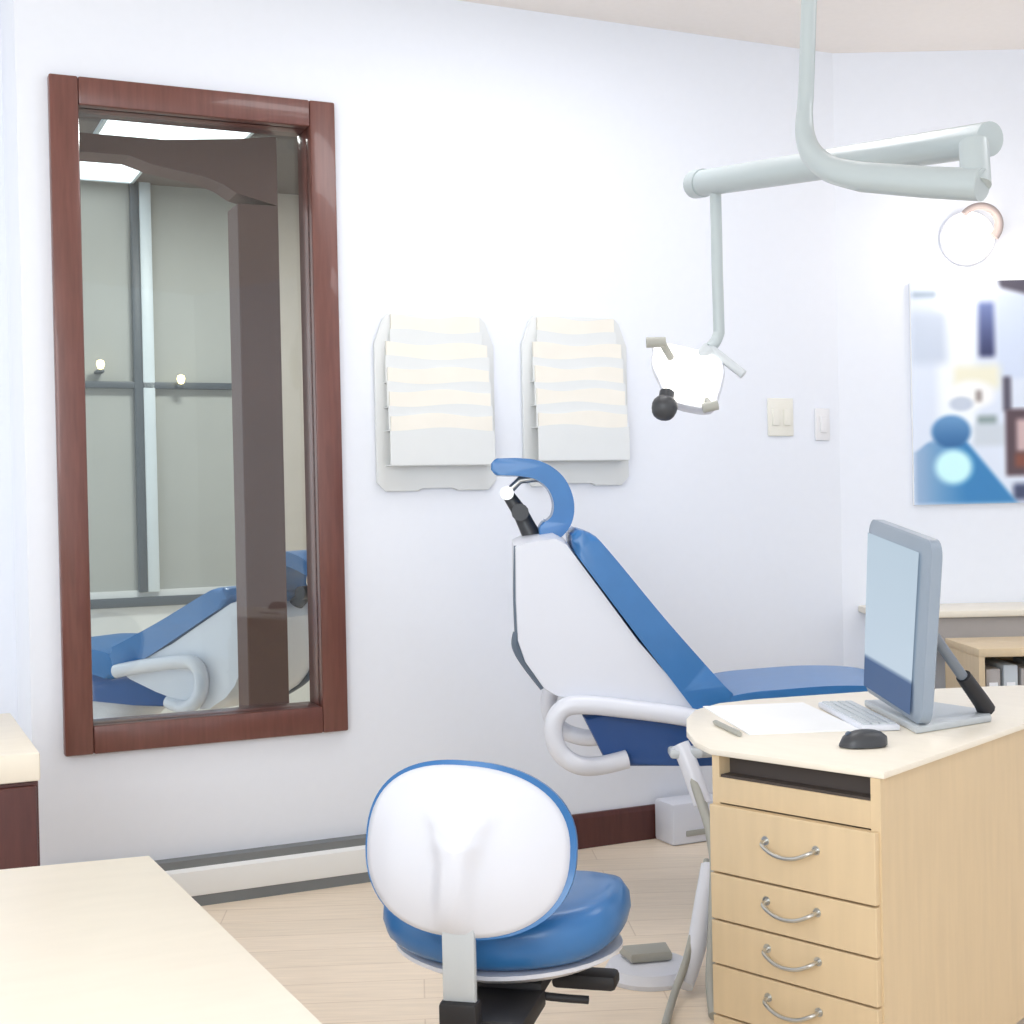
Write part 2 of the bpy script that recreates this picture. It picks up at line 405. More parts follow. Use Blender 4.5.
    b = nb(); prism(b, [(0.42 + 0.46 * math.copysign(abs(math.cos(2 * PI * k / 32)) ** .6, math.cos(2 * PI * k / 32)), 0.23 + 0.24 * math.copysign(abs(math.sin(2 * PI * k / 32)) ** .6, math.sin(2 * PI * k / 32)), 0.0) for k in range(32)], (0, 0, 0.055), 0.014); link(b, 'floor_plate', 'shell_grey', t)
    # instrument holder and hoses on the near side
    if hoses:
        b = nb(); tube(b, cr([(-0.02, 0.05, 0.52), (-0.05, -0.06, 0.525), (-0.11, -0.10, 0.525), (-0.16, -0.12, 0.535)], 5), 0.014, 10)
        box(b, (-0.205, -0.16, 0.52), (-0.115, -0.09, 0.545), 0.008); link(b, 'instrument_holder', 'shell_grey', t)
        inv = (Matrix.Translation(Vector(loc)) @ Matrix.Rotation(rz, 4, 'Z')).inverted()
        for pts, r1, mm, nm in hoses:
            b = nb(); tube(b, [inv @ q for q in cr(pts, 8)], r1, 10); link(b, nm, mm, t)
    return t

fdir = Vector((math.cos(WR), math.sin(WR), 0))
hoses = [
    ([(0.455, 3.87, 0.545), (0.49, 3.80, 0.43), (0.51, 3.68, 0.32), (0.49, 3.55, 0.19), (0.462, 3.42, 0.06), (0.452, 3.30, 0.0125)], 0.012, 'hose', 'hose'),
    ([(0.475, 3.88, 0.54), (0.505, 3.80, 0.40), (0.515, 3.66, 0.25), (0.515, 3.50, 0.12), (0.475, 3.28, 0.013)], 0.011, 'hose', 'hose'),
    ([(0.50, 3.72, 0.27), (0.466, 3.62, 0.20), (0.42, 3.50, 0.10), (0.366, 3.38, 0.03), (0.33, 3.24, 0.012)], 0.010, 'hose', 'hose'),
    ([(0.50, 3.66, 0.27), (0.475, 3.60, 0.20), (0.44, 3.52, 0.10), (0.40, 3.46, 0.03)], 0.026, 'shell', 'suction_hose'),
    ([(0.452, 3.87, 0.555), (0.474, 3.85, 0.50), (0.505, 3.82, 0.40)], 0.027, 'shell', 'handpiece'),
]
make_chair((0.626, 4.0, 0), 0.0, 0.0, 'blue dental chair with white back shell in front of the white wall', hoses)
loc2 = wl(-1.33, 1.55)
make_chair((loc2.x, loc2.y, 0), math.radians(150), 0.46, 'blue dental chair seen through the brown framed window', None)

# ------------------------------------------------------------------ operator stool
st = thing('dental_stool', 'blue dental stool with white backrest shell turned to the viewer', 'stool', (-0.025, 2.80, 0), math.radians(-14))
stM = (Matrix.Translation((-0.02, 2.80, 0)) @ Matrix.Rotation(math.radians(-14), 4, 'Z'))
stI = stM.inverted()
def sloc(x, y, z): return stI @ Vector((x, y, z))
# seat: dished cushion
b = nb()
rings = []
RX, RY = 0.256, 0.205
def dish(u, ang):
    return 0.034 * u * u * abs(math.cos(ang)) ** 1.5 + 0.006 * u
for (u, dz) in ((0.02, 0.052), (0.35, 0.052), (0.62, 0.05), (0.82, 0.046), (0.93, 0.034), (0.99, 0.008), (1.0, -0.018), (0.97, -0.042), (0.88, -0.056), (0.5, -0.06), (0.02, -0.06)):
    ring = []
    for k in range(48):
        a = 2 * PI * k / 48
        sq = 1.0 + 0.05 * math.cos(4 * a)
        x = RX * u * math.cos(a) / sq; y = RY * u * math.sin(a) / sq
        ring.append((x, y, 0.408 + dz + dish(u, a)))
    rings.append(ring)
loft(b, rings); link(b, 'seat', 'blue', st, sharp=60)
b = nb(); rings = []
for (u, z) in ((0.02, 0.312), (0.6, 0.312), (0.78, 0.317), (0.90, 0.330), (0.90, 0.338), (0.02, 0.338)):
    rings.append([(RX * u * math.cos(2 * PI * k / 40), RY * u * math.sin(2 * PI * k / 40), z + 0.012 + (0.02 * u * u * abs(math.cos(2 * PI * k / 40)) ** 1.5)) for k in range(40)])
loft(b, rings); link(b, 'seat_pan', 'shell', st)
# backrest
bc = sloc(-0.104, 2.555, 0.605)
tilt = math.radians(8)
BM = Matrix.Translation(bc) @ Matrix.Rotation(math.radians(3), 4, 'Y') @ Matrix.Rotation(-tilt, 4, 'X')
def sup(a, rx, rz, e=2.35):
    c, s = math.cos(a), math.sin(a)
    return (rx * math.copysign(abs(c) ** (2 / e), c), rz * math.copysign(abs(s) ** (2 / e), s))
def dome(bm, rx, rz, edge_y, bulge, ridge=0.0, sgn=-1, edge=0.02, nr=16, na=72, curve=0.05):
    """oval pad in the xz plane; bulges to -y (sgn -1) or +y; wraps a little round the sitter"""
    rows = []
    for i in range(nr + 1):
        u = i / nr; row = []
        for k in range(na):
            a = 2 * PI * k / na
            x, z = sup(a, rx, rz, 2.35 if u > .3 else 2.1); x *= u; z *= u
            zz = z / rz
            h = bulge * (1 - u ** 3.2)
            if ridge:
                vv = (zz + 1) / 2
                wd = rx * (0.15 + 0.30 * max(0, vv - 0.42) ** 1.3 * 2.6)
                s = 1 / (1 + math.exp((abs(x) - wd) / 0.006))
                top = 1 / (1 + math.exp((zz - 0.42) / 0.05))
                step = 1 / (1 + math.exp(-(zz - 0.12 + 0.25 * (x / rx) ** 2) / 0.03))
                h += ridge * s * top * (1 - 0.45 * step) * (1 - u ** 6)
            row.append(Vector((x, edge_y + sgn * h + curve * (x / rx) ** 2, z)))
        rows.append(row)
    # side wall back to a flat rear
    last = rows[-1]
    rows.append([v + Vector((0, -sgn * edge, 0)) for v in last])
    rows.append([Vector((v.x * .9, v.y - sgn * edge, v.z * .9)) for v in last])
    rows.append([Vector((v.x * .03, edge_y - sgn * edge, v.z * .03)) for v in last])
    rows[0] = [Vector((v.x + 0.0006 * math.cos(2 * PI * k / na), v.y, v.z + 0.0006 * math.sin(2 * PI * k / na))) for k, v in enumerate(rows[0])]
    R = [[bm.verts.new(BM @ v) for v in r] for r in rows]
    for p, q in zip(R, R[1:]):
        for k in range(na): bm.faces.new((p[k], p[(k + 1) % na], q[(k + 1) % na], q[k]))
    bm.faces.new(list(reversed(R[0]))); bm.faces.new(R[-1])
b = nb(); dome(b, 0.196, 0.154, 0.0, 0.022, 0.028); link(b, 'backrest_shell', 'shell', st, sharp=70)
b = nb(); BM = BM @ Matrix.Translation((0.004, 0, 0.003)); dome(b, 0.204, 0.160, 0.014, 0.05, sgn=1, edge=0.012); link(b, 'backrest_cushion', 'blue', st, sharp=70)
# post and bracket
pb = sloc(-0.108, 2.535, 0.0)
b = nb(); box(b, (pb.x - 0.031, pb.y - 0.008, 0.315), (pb.x + 0.031, pb.y + 0.010, 0.475), 0.005); link(b, 'backrest_post', 'shell_grey', st)
b = nb(); box(b, (pb.x - 0.036, pb.y - 0.022, 0.245), (pb.x + 0.036, pb.y + 0.022, 0.338), 0.008)
box(b, (pb.x - 0.02, pb.y + 0.01, 0.262), (pb.x + 0.115, pb.y + 0.20, 0.300), 0.008)
box(b, (-0.09, -0.10, 0.285), (0.09, 0.09, 0.314), 0.008); link(b, 'tilt_bracket', 'black', st)
b = nb()
tube(b, cr([(0.03, 0.0, 0.295), (0.10, 0.02, 0.288), (0.16, 0.03, 0.282)], 5), 0.009, 10); box(b, (0.085, 0.0, 0.268), (0.215, 0.06, 0.300), 0.01)
link(b, 'height_lever', 'black', st)
b = nb(); tube(b, cr([(0.0, -0.05, 0.292), (0.08, -0.07, 0.28), (0.17, -0.045, 0.268)], 5), 0.008, 10); link(b, 'tilt_lever', 'black', st)
b = nb(); lathe(b, [(0, 0.10), (0.028, 0.10), (0.028, 0.20), (0.018, 0.205), (0.018, 0.29), (0, 0.29)], 20); link(b, 'gas_lift', 'chrome', st)
for k in range(5):
    a = 2 * PI * k / 5 + 0.35
    R = Matrix.Rotation(a, 4, 'Z')
    b = nb(); loft(b, [[R @ Vector((x, y, z)) for (y, z) in ((-w_, h0), (w_, h0), (w_ * .8, h1), (-w_ * .8, h1))] for x, w_, h0, h1 in ((0.015, .03, .075, .125), (0.12, .025, .072, .108), (0.255, .018, .068, .088))])
    lg = link(b, 'base_leg', 'chrome', st)
    b = nb()
    for off in (-.014, .014): tube(b, [R @ Vector((0.245, off - .008, .029)), R @ Vector((0.245, off + .008, .029))], .029, 18)
    tube(b, [R @ Vector((0.245, 0, .03)), R @ Vector((0.245, 0, .075))], .007, 8); link(b, 'caster', 'black', lg)

# foot control on the floor beside the chair
ft = thing('foot_control', 'white foot control disc with grey pedal on the floor under the chair', 'foot pedal', (0.33, 3.62, 0), 0.2)
b = nb(); lathe(b, [(0, 0), (0.115, 0), (0.118, 0.012), (0.105, 0.034), (0.07, 0.042), (0, 0.043)], 36); link(b, 'base', 'shell', ft)
b = nb(); prism(b, [(-.055, -.03, .043), (.055, -.03, .043), (.065, .05, .043), (-.065, .05, .043)], (0, 0, .028), .01); link(b, 'pedal', 'hose', ft)

# ------------------------------------------------------------------ operating light on the ceiling
lt = thing('surgical_lamp', 'pale grey jointed operating lamp hanging from a ceiling pole', 'operating lamp', (0.700, 3.1, CEIL))
o0 = Vector((0.700, 3.1, CEIL))
def ll(x, y, z): return Vector((x, y, z)) - o0
b = nb(); lathe(b, [(0, 0), (0.085, 0), (0.085, -0.02), (0.06, -0.04), (0.0, -0.04)], 28); link(b, 'ceiling_flange', 'arm', lt)
b = nb()
tube(b, [ll(0.700, 3.1, CEIL - .03), ll(0.679, 3.1, 2.332), ll(0.668, 3.1, 2.12)] + cr([ll(0.664, 3.098, 2.085), ll(0.661, 3.085, 2.035), ll(0.668, 3.055, 1.985), ll(0.695, 3.0, 1.937), ll(0.746, 2.94, 1.905)], 8) + [ll(0.85, 2.835, 1.868), ll(0.935, 2.75, 1.842)], 0.0165, 18, 0.032)
link(b, 'swing_arm', 'arm', lt)
b = nb(); tube(b, [ll(0.928, 2.765, 1.843), ll(0.936, 2.80, 1.935)], 0.029, 20); link(b, 'elbow', 'arm', lt)
b = nb(); tube(b, [ll(0.984, 2.845, 1.955), ll(0.536, 3.9, 2.109)], 0.035, 22, 0.036)
tube(b, [ll(0.548, 3.872, 2.105), ll(0.530, 3.914, 2.111)], 0.039, 22); link(b, 'spring_arm', 'arm', lt)
b = nb(); tube(b, [ll(0.572, 3.82, 2.09), ll(0.570, 3.80, 1.85), ll(0.568, 3.78, 1.685)] + cr([ll(0.568, 3.78, 1.68), ll(0.556, 3.77, 1.655), ll(0.535, 3.75, 1.635)], 4), 0.0155, 14); link(b, 'drop_rod', 'arm', lt)
# head
hc = ll(0.470, 3.74, 1.560)
HM = Matrix.Translation(hc) @ Matrix.Rotation(math.radians(-12), 4, 'Z') @ Matrix.Rotation(math.radians(12), 4, 'Y') @ Matrix.Rotation(math.radians(70), 4, 'X')
hp = [(-0.10, 0.055), (-0.105, 0.075), (-0.07, 0.088), (0.03, 0.082), (0.08, 0.07), (0.10, 0.03), (0.098, -0.04), (0.09, -0.078), (0.03, -0.085), (-0.03, -0.075), (-0.065, -0.03), (-0.098, 0.02)]
hp = [(p.x, p.y) for p in cr([(x, y, 0) for x, y in hp], 3, True)]
b = nb(); loft(b, [[HM @ Vector((x * f, y * f, z)) for x, y in hp] for f, z in ((0.6, -0.07), (0.9, -0.055), (1.0, -0.02), (1.0, 0.0), (0.97, 0.008))]); hd = link(b, 'lamp_head', 'shell', lt)
b = nb(); loft(b, [[HM @ Vector((x * f, y * f, z)) for x, y in hp] for f, z in ((0.93, 0.004), (0.93, 0.012), (0.8, 0.016), (0.05, 0.018))]); link(b, 'reflector', 'head_light', hd)
b = nb(); tube(b, [ll(0.412, 3.66, 1.515), ll(0.404, 3.645, 1.485)], 0.02, 14); lathe(b, [(0, -.036), (.012, -.034), (.022, -.029), (.029, -.020), (.033, -.008), (.034, .004), (.031, .015), (.024, .024), (.014, .030), (0, .032)], 28, Matrix.Translation(ll(0.402, 3.64, 1.475)) @ Matrix.Rotation(.25, 4, 'Y')); link(b, 'grip', 'dark_plastic', lt)
b = nb(); tube(b, [ll(0.362, 3.68, 1.648), ll(0.412, 3.68, 1.648)], 0.014, 12); tube(b, [ll(0.405, 3.685, 1.645), ll(0.43, 3.72, 1.61)], 0.010, 10); link(b, 'side_handle', 'hose', lt)
b = nb(); tube(b, [ll(0.505, 3.67, 1.472), ll(0.545, 3.67, 1.480)], 0.013, 12); tube(b, [ll(0.525, 3.68, 1.478), ll(0.515, 3.72, 1.51)], 0.010, 10); link(b, 'side_handle', 'hose', lt)
b = nb(); tube(b, [ll(0.535, 3.75, 1.64), ll(0.575, 3.74, 1.605), ll(0.622, 3.72, 1.562)], 0.012, 12); tube(b, [ll(0.54, 3.75, 1.638), ll(0.50, 3.76, 1.60)], 0.02, 12); link(b, 'yoke', 'shell_grey', lt)

# ------------------------------------------------------------------ wall racks with leaflets
def rack(s0, s1, z0, z1, which):
    sc = (s0 + s1) / 2; hw = (s1 - s0) / 2; h = z1 - z0
    t = thing('wall_rack', 'pale tiered wall rack of cream leaflets, %s' % which[0], 'wall rack', wl(sc, 0, z0), WR, 'tiered racks on the white wall')
    b = nb()
    c = 0.03
    poly = [(-hw + c, 0), (-0.07, 0), (-0.055, 0.012), (0.055, 0.012), (0.07, 0), (hw - c, 0), (hw, c), (hw, h - 0.10), (hw - 0.03, h - 0.02), (hw - 0.05, h), (-hw + 0.05, h), (-hw + 0.03, h - 0.02), (-hw, h - 0.10), (-hw, c)]
    prism(b, [(x, -0.002, z) for x, z in poly], (0, -0.014, 0), 0.003); link(b, 'back_panel', 'acrylic', t)
    tops = [h - 0.005, h - 0.095, h - 0.178, h - 0.255, h - 0.335]
    for k, zt in enumerate(tops):
        y = -0.018 - 0.0105 * (k + 1)
        hw2 = hw - (0.05 if k == 0 else 0.028)
        b = nb()                                      # pocket: front lip and floor
        n = 20; lo, hi = [], []
        zb = zt - 0.135 if k < 4 else zt - 0.17
        for i in range(n + 1):
            x = -hw2 + 2 * hw2 * i / n
            wv = 0.006 * math.sin(2 * PI * (i / n) + (0.6 if which[1] == 'left' else 2.0) + k)
            hi.append((x, y, zt - 0.052 + wv)); lo.append((x, y, zb))
        prism(b, lo + list(reversed(hi)), (0, -0.003, 0)); box(b, (-hw2, y, zb - .003), (hw2, -0.014, zb)); link(b, 'pocket', 'acrylic', t)
        b = nb(); lo, hi = [], []                     # leaflets standing in the pocket
        for i in range(n + 1):
            x = -hw2 + 0.006 + (2 * hw2 - 0.012) * i / n
            wv = 0.006 * math.sin(2 * PI * (i / n) * 1.2 + (1.4 if which[1] == 'left' else 0.3) + 0.8 * k)
            hi.append((x, 0, zt - 0.004 + wv)); lo.append((x, 0, zb + 0.002))
        prism(b, lo + list(reversed(hi)), (0, 0.009, 0))
        o = link(b, 'leaflet_stack', 'paper', smooth=False)
        tier = ('top', 'second', 'middle', 'fourth', 'lowest')[k]
        tag(o, 'cream leaflets in the %s tier of the %s wall rack' % (tier, which[1]), 'leaflets', 'leaflets in the wall racks')
        q = wl(sc, y + 0.0015, z0); place(o, q, WR)
rack(-1.022, -0.590, 1.277, 1.868, ('the one beside the brown window', 'left'))
rack(-0.482, -0.066, 1.285, 1.880, ('the one behind the headrest and lamp head', 'right'))

# switches
def plate(s, z, hw, hh, m, label, n):
    t = thing('switch_plate', label, 'switch', wl(s, 0, z), WR, 'switch plates')
    b = nb(); box(b, (-hw, -0.010, -hh), (hw, 0, hh), 0.004); link(b, 'cover', m, t)
    for k in range(n):
        x = (k - (n - 1) / 2) * hw * 0.9
        b = nb(); box(b, (x - .016, -.017, -.032), (x + .016, -.009, .032), .003); link(b, 'rocker', m, t)
plate(0.605, 1.532, 0.058, 0.072, 'switch', 'ivory switch plate on the wall right of the lamp head', 2)
plate(0.800, 1.505, 0.034, 0.062, 'switch_white', 'small white switch plate near the wall corner', 1)

# heater along the wall foot
ht = thing('baseboard_heater', 'long white baseboard heater under the brown framed window', 'heater', wl(-1.28, 0, 0), WR)
b = nb(); prism(b, [(-0.83, -0.001, 0.035), (-0.83, -0.058, 0.035), (-0.83, -0.062, 0.045), (-0.83, -0.062, 0.112), (-0.83, -0.050, 0.122), (-0.83, -0.001, 0.122)], (1.66, 0, 0)); link(b, 'front_cover', 'heater', ht)
b = nb(); box(b, (-0.83, -0.05, 0.122), (0.83, -0.001, 0.146)); link(b, 'outlet_slot', 'heater_gap', ht)
b = nb(); box(b, (-0.83, -0.055, 0.0), (0.83, -0.001, 0.036)); link(b, 'inlet_slot', 'heater_gap', ht)
for sx in (-1, 1):
    b = nb(); box(b, (sx * 0.83 - 0.012, -0.066, 0.0), (sx * 0.83 + 0.012, -0.001, 0.150), 0.003); link(b, 'end_cap', 'heater', ht)

ub = thing('floor_box', 'small white service box on the floor at the end of the dark skirting', 'box', wl(0.12, -0.022, 0), WR)
b = nb(); box(b, (-0.115, -0.13, 0.0), (0.115, 0.0, 0.150), 0.012); link(b, 'cover', 'shell', ub)
b = nb(); box(b, (-0.06, -0.135, 0.03), (0.06, -0.128, 0.05), 0.002); link(b, 'vent', 'hose', ub)

# ------------------------------------------------------------------ drawer desk at the right
FLc, FRc = Vector((0.397, 2.848, 0)), Vector((0.667, 2.570, 0))
dx = (FRc - FLc); PW = dx.length
DR = math.atan2(dx.y, dx.x)
dk = thing('drawer_desk', 'maple desk with a stack of drawers and angled cream top', 'desk', FLc, DR)
dI = (Matrix.Translation(FLc) @ Matrix.Rotation(DR, 4, 'Z')).inverted()
def dl(x, y, z=0.0): return dI @ Vector((x, y, z))
TOPZ = 0.73
b = nb()
outl = [(0.672, 2.563), (0.392, 2.842), (0.372, 2.93), (0.372, 3.06), (0.392, 3.22), (0.43, 3.36), (0.50, 3.455), (0.60, 3.51), (0.90, 3.60), (1.32, 3.66), (1.49, 3.49)]
prism(b, [dl(x, y, TOPZ - 0.013) for x, y in outl], (0, 0, 0.013), 0.003); link(b, 'desktop', 'worktop', dk)
# carcass
sd = dl(1.46, 3.467); fr0 = dl(0.667, 2.570)
side_v = (sd - fr0); side_n = Vector((-side_v.y, side_v.x, 0)).normalized()
b = nb()
base = [fr0, sd, sd + side_n * 0.02, fr0 + side_n * 0.02]
prism(b, [(q.x, q.y, 0.085) for q in base], (0, 0, TOPZ - 0.013 - 0.085)); link(b, 'side_panel', 'maple', dk, smooth=False)
b = nb(); box(b, (0.0, 0.0, 0.085), (0.018, 0.55, TOPZ - 0.013)); box(b, (0.018, 0.53, 0.085), (PW - 0.09, 0.55, TOPZ - 0.013)); box(b, (0.018, 0.02, 0.085), (PW - 0.09, 0.53, 0.103)); link(b, 'carcass', 'maple', dk, smooth=False)
b = nb(); box(b, (0.05, 0.06, 0.0), (PW - 0.10, 0.50, 0.086)); link(b, 'plinth', 'dark_plastic', dk, smooth=False)
q = sd + (fr0 - sd) * 0.08 + side_n * 0.08
b = nb(); lathe(b, [(0, 0), (.03, 0), (.03, .01), (.02, .02), (.02, TOPZ - .013), (0, TOPZ - .013)], 20, Matrix.Translation((q.x, q.y, 0))); link(b, 'desk_leg', 'chrome', dk)
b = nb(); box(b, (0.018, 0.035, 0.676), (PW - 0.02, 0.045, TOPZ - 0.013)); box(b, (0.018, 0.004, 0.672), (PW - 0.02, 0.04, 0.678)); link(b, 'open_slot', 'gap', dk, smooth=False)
b = nb(); box(b, (0.018, 0.0, 0.622), (PW - 0.02, 0.02, 0.673)); link(b, 'rail', 'maple', dk, smooth=False)
for z0, z1 in ((0.484, 0.619), (0.388, 0.480), (0.297, 0.384), (0.194, 0.293), (0.088, 0.190)):
    b = nb(); box(b, (0.003, -0.016, z0), (PW - 0.004, 0.004, z1), 0.002)
    box(b, (0.03, 0.004, z0 + 0.012), (PW - 0.09, 0.48, z1 - 0.012)); d = link(b, 'drawer', 'maple', dk, smooth=False)
    zc = z0 + (z1 - z0) * 0.52
    b = nb(); xa, xb = PW * 0.36, PW * 0.66
    tube(b, cr([(xa, -0.014, zc + .012), (xa + .004, -0.034, zc + .008), (xa + .03, -0.040, zc - .004), ((xa + xb) / 2, -0.041, zc - .008), (xb - .03, -0.040, zc - .004), (xb - .004, -0.034, zc + .008), (xb, -0.014, zc + .012)], 5), 0.0042, 10)
    for x in (xa, xb): lathe(b, [(0, 0), (.009, 0), (.009, .003), (0, .003)], 14, Matrix.Translation((x, -0.0165, zc + .012)) @ Matrix.Rotation(-PI / 2, 4, 'X'))
    link(b, 'handle', 'chrome', d)

# monitor on its strut
mt = thing('computer_monitor', 'grey monitor with pale screen standing on the drawer desk', 'monitor', (0.85, 3.15, TOPZ))
m0 = Vector((0.85, 3.15, TOPZ))
BL, BRr = Vector((0.838, 3.36, 0.768)), Vector((0.853, 2.95, 0.747))
TL, TR = Vector((0.856, 3.36, 1.182)), Vector((0.884, 2.95, 1.138))
nrm = (BRr - BL).cross(TL - BL).normalized()
if nrm.x > 0: nrm = -nrm                              # screen faces the operator's side
def mq(u, v, d=0.0):
    p_ = (BL * (1 - u) + BRr * u) * (1 - v) + (TL * (1 - u) + TR * u) * v
    return p_ + nrm * d - m0
def rrect(u0, u1, v0, v1, ru, rv, n=5):
    pts = []
    for cu, cv, a0 in ((u1 - ru, v1 - rv, 0), (u0 + ru, v1 - rv, 90), (u0 + ru, v0 + rv, 180), (u1 - ru, v0 + rv, 270)):
        for k in range(n + 1):
            a = math.radians(a0 + 90 * k / n); pts.append((cu + ru * math.cos(a), cv + rv * math.sin(a)))
    return pts
b = nb(); loft(b, [[mq(u, v, d) for u, v in rrect(0 + e, 1 - e, 0 + e, 1 - e, 0.08, 0.085)] for d, e in ((-0.028, .02), (-0.024, 0), (-0.002, 0), (0.0, .006))]); link(b, 'housing', 'bezel', mt)
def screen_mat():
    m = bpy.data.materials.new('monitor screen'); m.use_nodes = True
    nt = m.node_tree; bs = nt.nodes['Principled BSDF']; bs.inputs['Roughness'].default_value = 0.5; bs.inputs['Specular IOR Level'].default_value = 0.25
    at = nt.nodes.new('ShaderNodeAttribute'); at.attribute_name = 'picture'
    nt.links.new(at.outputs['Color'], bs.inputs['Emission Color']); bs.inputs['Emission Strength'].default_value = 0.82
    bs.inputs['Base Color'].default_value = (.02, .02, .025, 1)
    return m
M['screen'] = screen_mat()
def picture_grid(name, nu, nv, pos, paint, m, parent):
    me = bpy.data.meshes.new(name)
    vs = [pos(i / nu, j / nv) for j in range(nv + 1) for i in range(nu + 1)]
    fs = [(j * (nu + 1) + i, j * (nu + 1) + i + 1, (j + 1) * (nu + 1) + i + 1, (j + 1) * (nu + 1) + i) for j in range(nv) for i in range(nu)]
    me.from_pydata(vs, [], fs)
    ca = me.color_attributes.new('picture', 'FLOAT_COLOR', 'POINT')
    for j in range(nv + 1):
        for i in range(nu + 1):
            ca.data[j * (nu + 1) + i].color = tuple(lin(paint(i / nu, j / nv))) + (1,)
    me.materials.append(M[m])
    o = bpy.data.objects.new(name, me); COL.objects.link(o); o.parent = parent
    return o
def mixc(a, b_, t):
    t = max(0, min(1, t)); return tuple(x + (y - x) * t for x, y in zip(a, b_))
def scr_paint(u, v):                                  # pale grey blue above a navy band
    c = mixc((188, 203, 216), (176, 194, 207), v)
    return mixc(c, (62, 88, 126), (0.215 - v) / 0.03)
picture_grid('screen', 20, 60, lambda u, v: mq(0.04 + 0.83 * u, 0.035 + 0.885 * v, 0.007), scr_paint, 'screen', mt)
b = nb()
tube(b, [Vector((0.885, 3.0, 0.955)) - m0, Vector((1.0, 3.09, 0.815)) - m0], 0.012, 12)
link(b, 'support_strut', 'monitor_back', mt)
b = nb(); tube(b, cr([Vector((0.985, 3.075, 0.835)) - m0, Vector((1.035, 3.115, 0.775)) - m0, Vector((1.052, 3.13, 0.752)) - m0], 5), 0.017, 12, 0.021); link(b, 'strut_foot', 'black', mt)
b = nb(); prism(b, [Vector(q) - m0 for q in ((0.845, 2.955, TOPZ + .0005), (0.835, 3.35, TOPZ + .0005), (0.95, 3.36, TOPZ + .0005), (1.07, 3.16, TOPZ + .0005), (1.05, 3.09, TOPZ + .0005))], (0, 0, 0.016), 0.004); link(b, 'base', 'shell_grey', mt)

# things on the desk
ms = thing('computer_mouse', 'dark grey computer mouse on the cream desktop', 'mouse', (0.70, 2.825, TOPZ), math.radians(8))
b = nb()
rows = []
for i in range(9):
    u = -1 + 2 * i / 8
    wd = 0.030 * math.sqrt(max(0.02, 1 - abs(u) ** 3.0)); hg = 0.033 * math.sqrt(max(0.03, 1 - abs(u * 0.95 - 0.08) ** 2.4))
    rows.append([(0.050 * u, wd * math.cos(PI * k / 12), 0.003 + hg * math.sin(PI * k / 12) ** 0.7 if 0 < k < 12 else 0.003) for k in range(13)])
loft(b, rows); link(b, 'body', 'dark_plastic', ms)
b = nb(); tube(b, [(-0.030, -0.003, 0.026), (-0.030, 0.003, 0.026)], 0.007, 14); link(b, 'wheel', 'trim_grey', ms)
sh = thing('paper_sheet', 'large white sheet of paper lying on the desktop below the blue seat', 'paper', (0.60, 3.20, TOPZ), math.radians(6))
b = nb(); box(b, (-0.125, -0.20, 0.0003), (0.125, 0.21, 0.0025), 0); link(b, 'sheet', 'white_paper', sh, smooth=False)
kb = thing('keyboard', 'pale keyboard lying at the foot of the monitor', 'keyboard', (0.775, 3.15, TOPZ), math.radians(3))
b = nb(); box(b, (-0.042, -0.15, 0.0005), (0.042, 0.20, 0.014), 0.004); link(b, 'case', 'shell', kb)
b = nb()
for i in range(4):
    for j in range(12): box(b, (-0.036 + i * 0.0185, -0.142 + j * 0.0275, 0.013), (-0.0205 + i * 0.0185, -0.118 + j * 0.0275, 0.018), 0.001, 1)
link(b, 'keys', 'shell_grey', kb)
pn = thing('pen', 'grey pen lying beside the white paper at the desk corner', 'pen', (0.458, 3.06, TOPZ), math.radians(100))
b = nb(); tube(b, [(-0.09, 0, .006), (0.07, 0, .006)], 0.0058, 12); tube(b, [(0.07, 0, .006), (0.088, 0, .005)], 0.0055, 12, .0012); link(b, 'barrel', 'hose', pn)
b = nb(); box(b, (-0.088, -.0015, .0115), (-0.05, .0015, .0135)); link(b, 'clip', 'chrome', pn)

# ------------------------------------------------------------------ desk in the left foreground
ld = thing('foreground_desk', 'wide cream desk top filling the lower left foreground', 'desk', (-0.548, 2.073, 0), WR)
b = nb(); prism(b, [(0, 0, 0.692), (0.05, -1.30, 0.692), (-1.5, -1.30, 0.692), (-1.5, 0.2, 0.692)], (0, 0, 0.038), 0.004); link(b, 'desktop', 'worktop', ld)
b = nb(); box(b, (-0.07, -1.25, 0), (-0.045, -0.06, 0.692)); link(b, 'side_panel', 'maple', ld, smooth=False)
b = nb(); box(b, (-1.46, -1.25, 0), (-1.435, -0.06, 0.692)); link(b, 'side_panel', 'maple', ld, smooth=False)
b = nb(); box(b, (-1.435, -0.09, 0.12), (-0.07, -0.068, 0.692)); link(b, 'modesty_panel', 'maple', ld, smooth=False)

# dark cabinet with pale top behind it
lc = thing('side_cabinet', 'dark brown cabinet with pale wood top at the left edge', 'cabinet', (-1.012, 2.966, 0), WR)
b = nb(); box(b, (-1.0, -0.0, 0.668), (0.0, 0.64, 0.73), 0.006); link(b, 'top', 'worktop', lc)
b = nb(); box(b, (-0.98, 0.012, 0.0), (-0.004, 0.62, 0.668), 0.003); link(b, 'body', 'dark_wood', lc)
for x0, x1 in ((-0.975, -0.50), (-0.495, -0.01)):
    b = nb(); box(b, (x0, -0.006, 0.08), (x1, 0.012, 0.66), 0.003); d = link(b, 'door', 'dark_wood', lc)
    xk = x1 - 0.05 if x0 < -0.9 else x0 + 0.05
    b = nb(); lathe(b, [(0, 0), (.006, 0), (.006, .012), (.014, .018), (.012, .026), (0, .028)], 16, Matrix.Translation((xk, -.005, .5)) @ Matrix.Rotation(PI / 2, 4, 'X')); link(b, 'knob', 'chrome', d)

# ------------------------------------------------------------------ right hand wall
RY_ = CORN.y
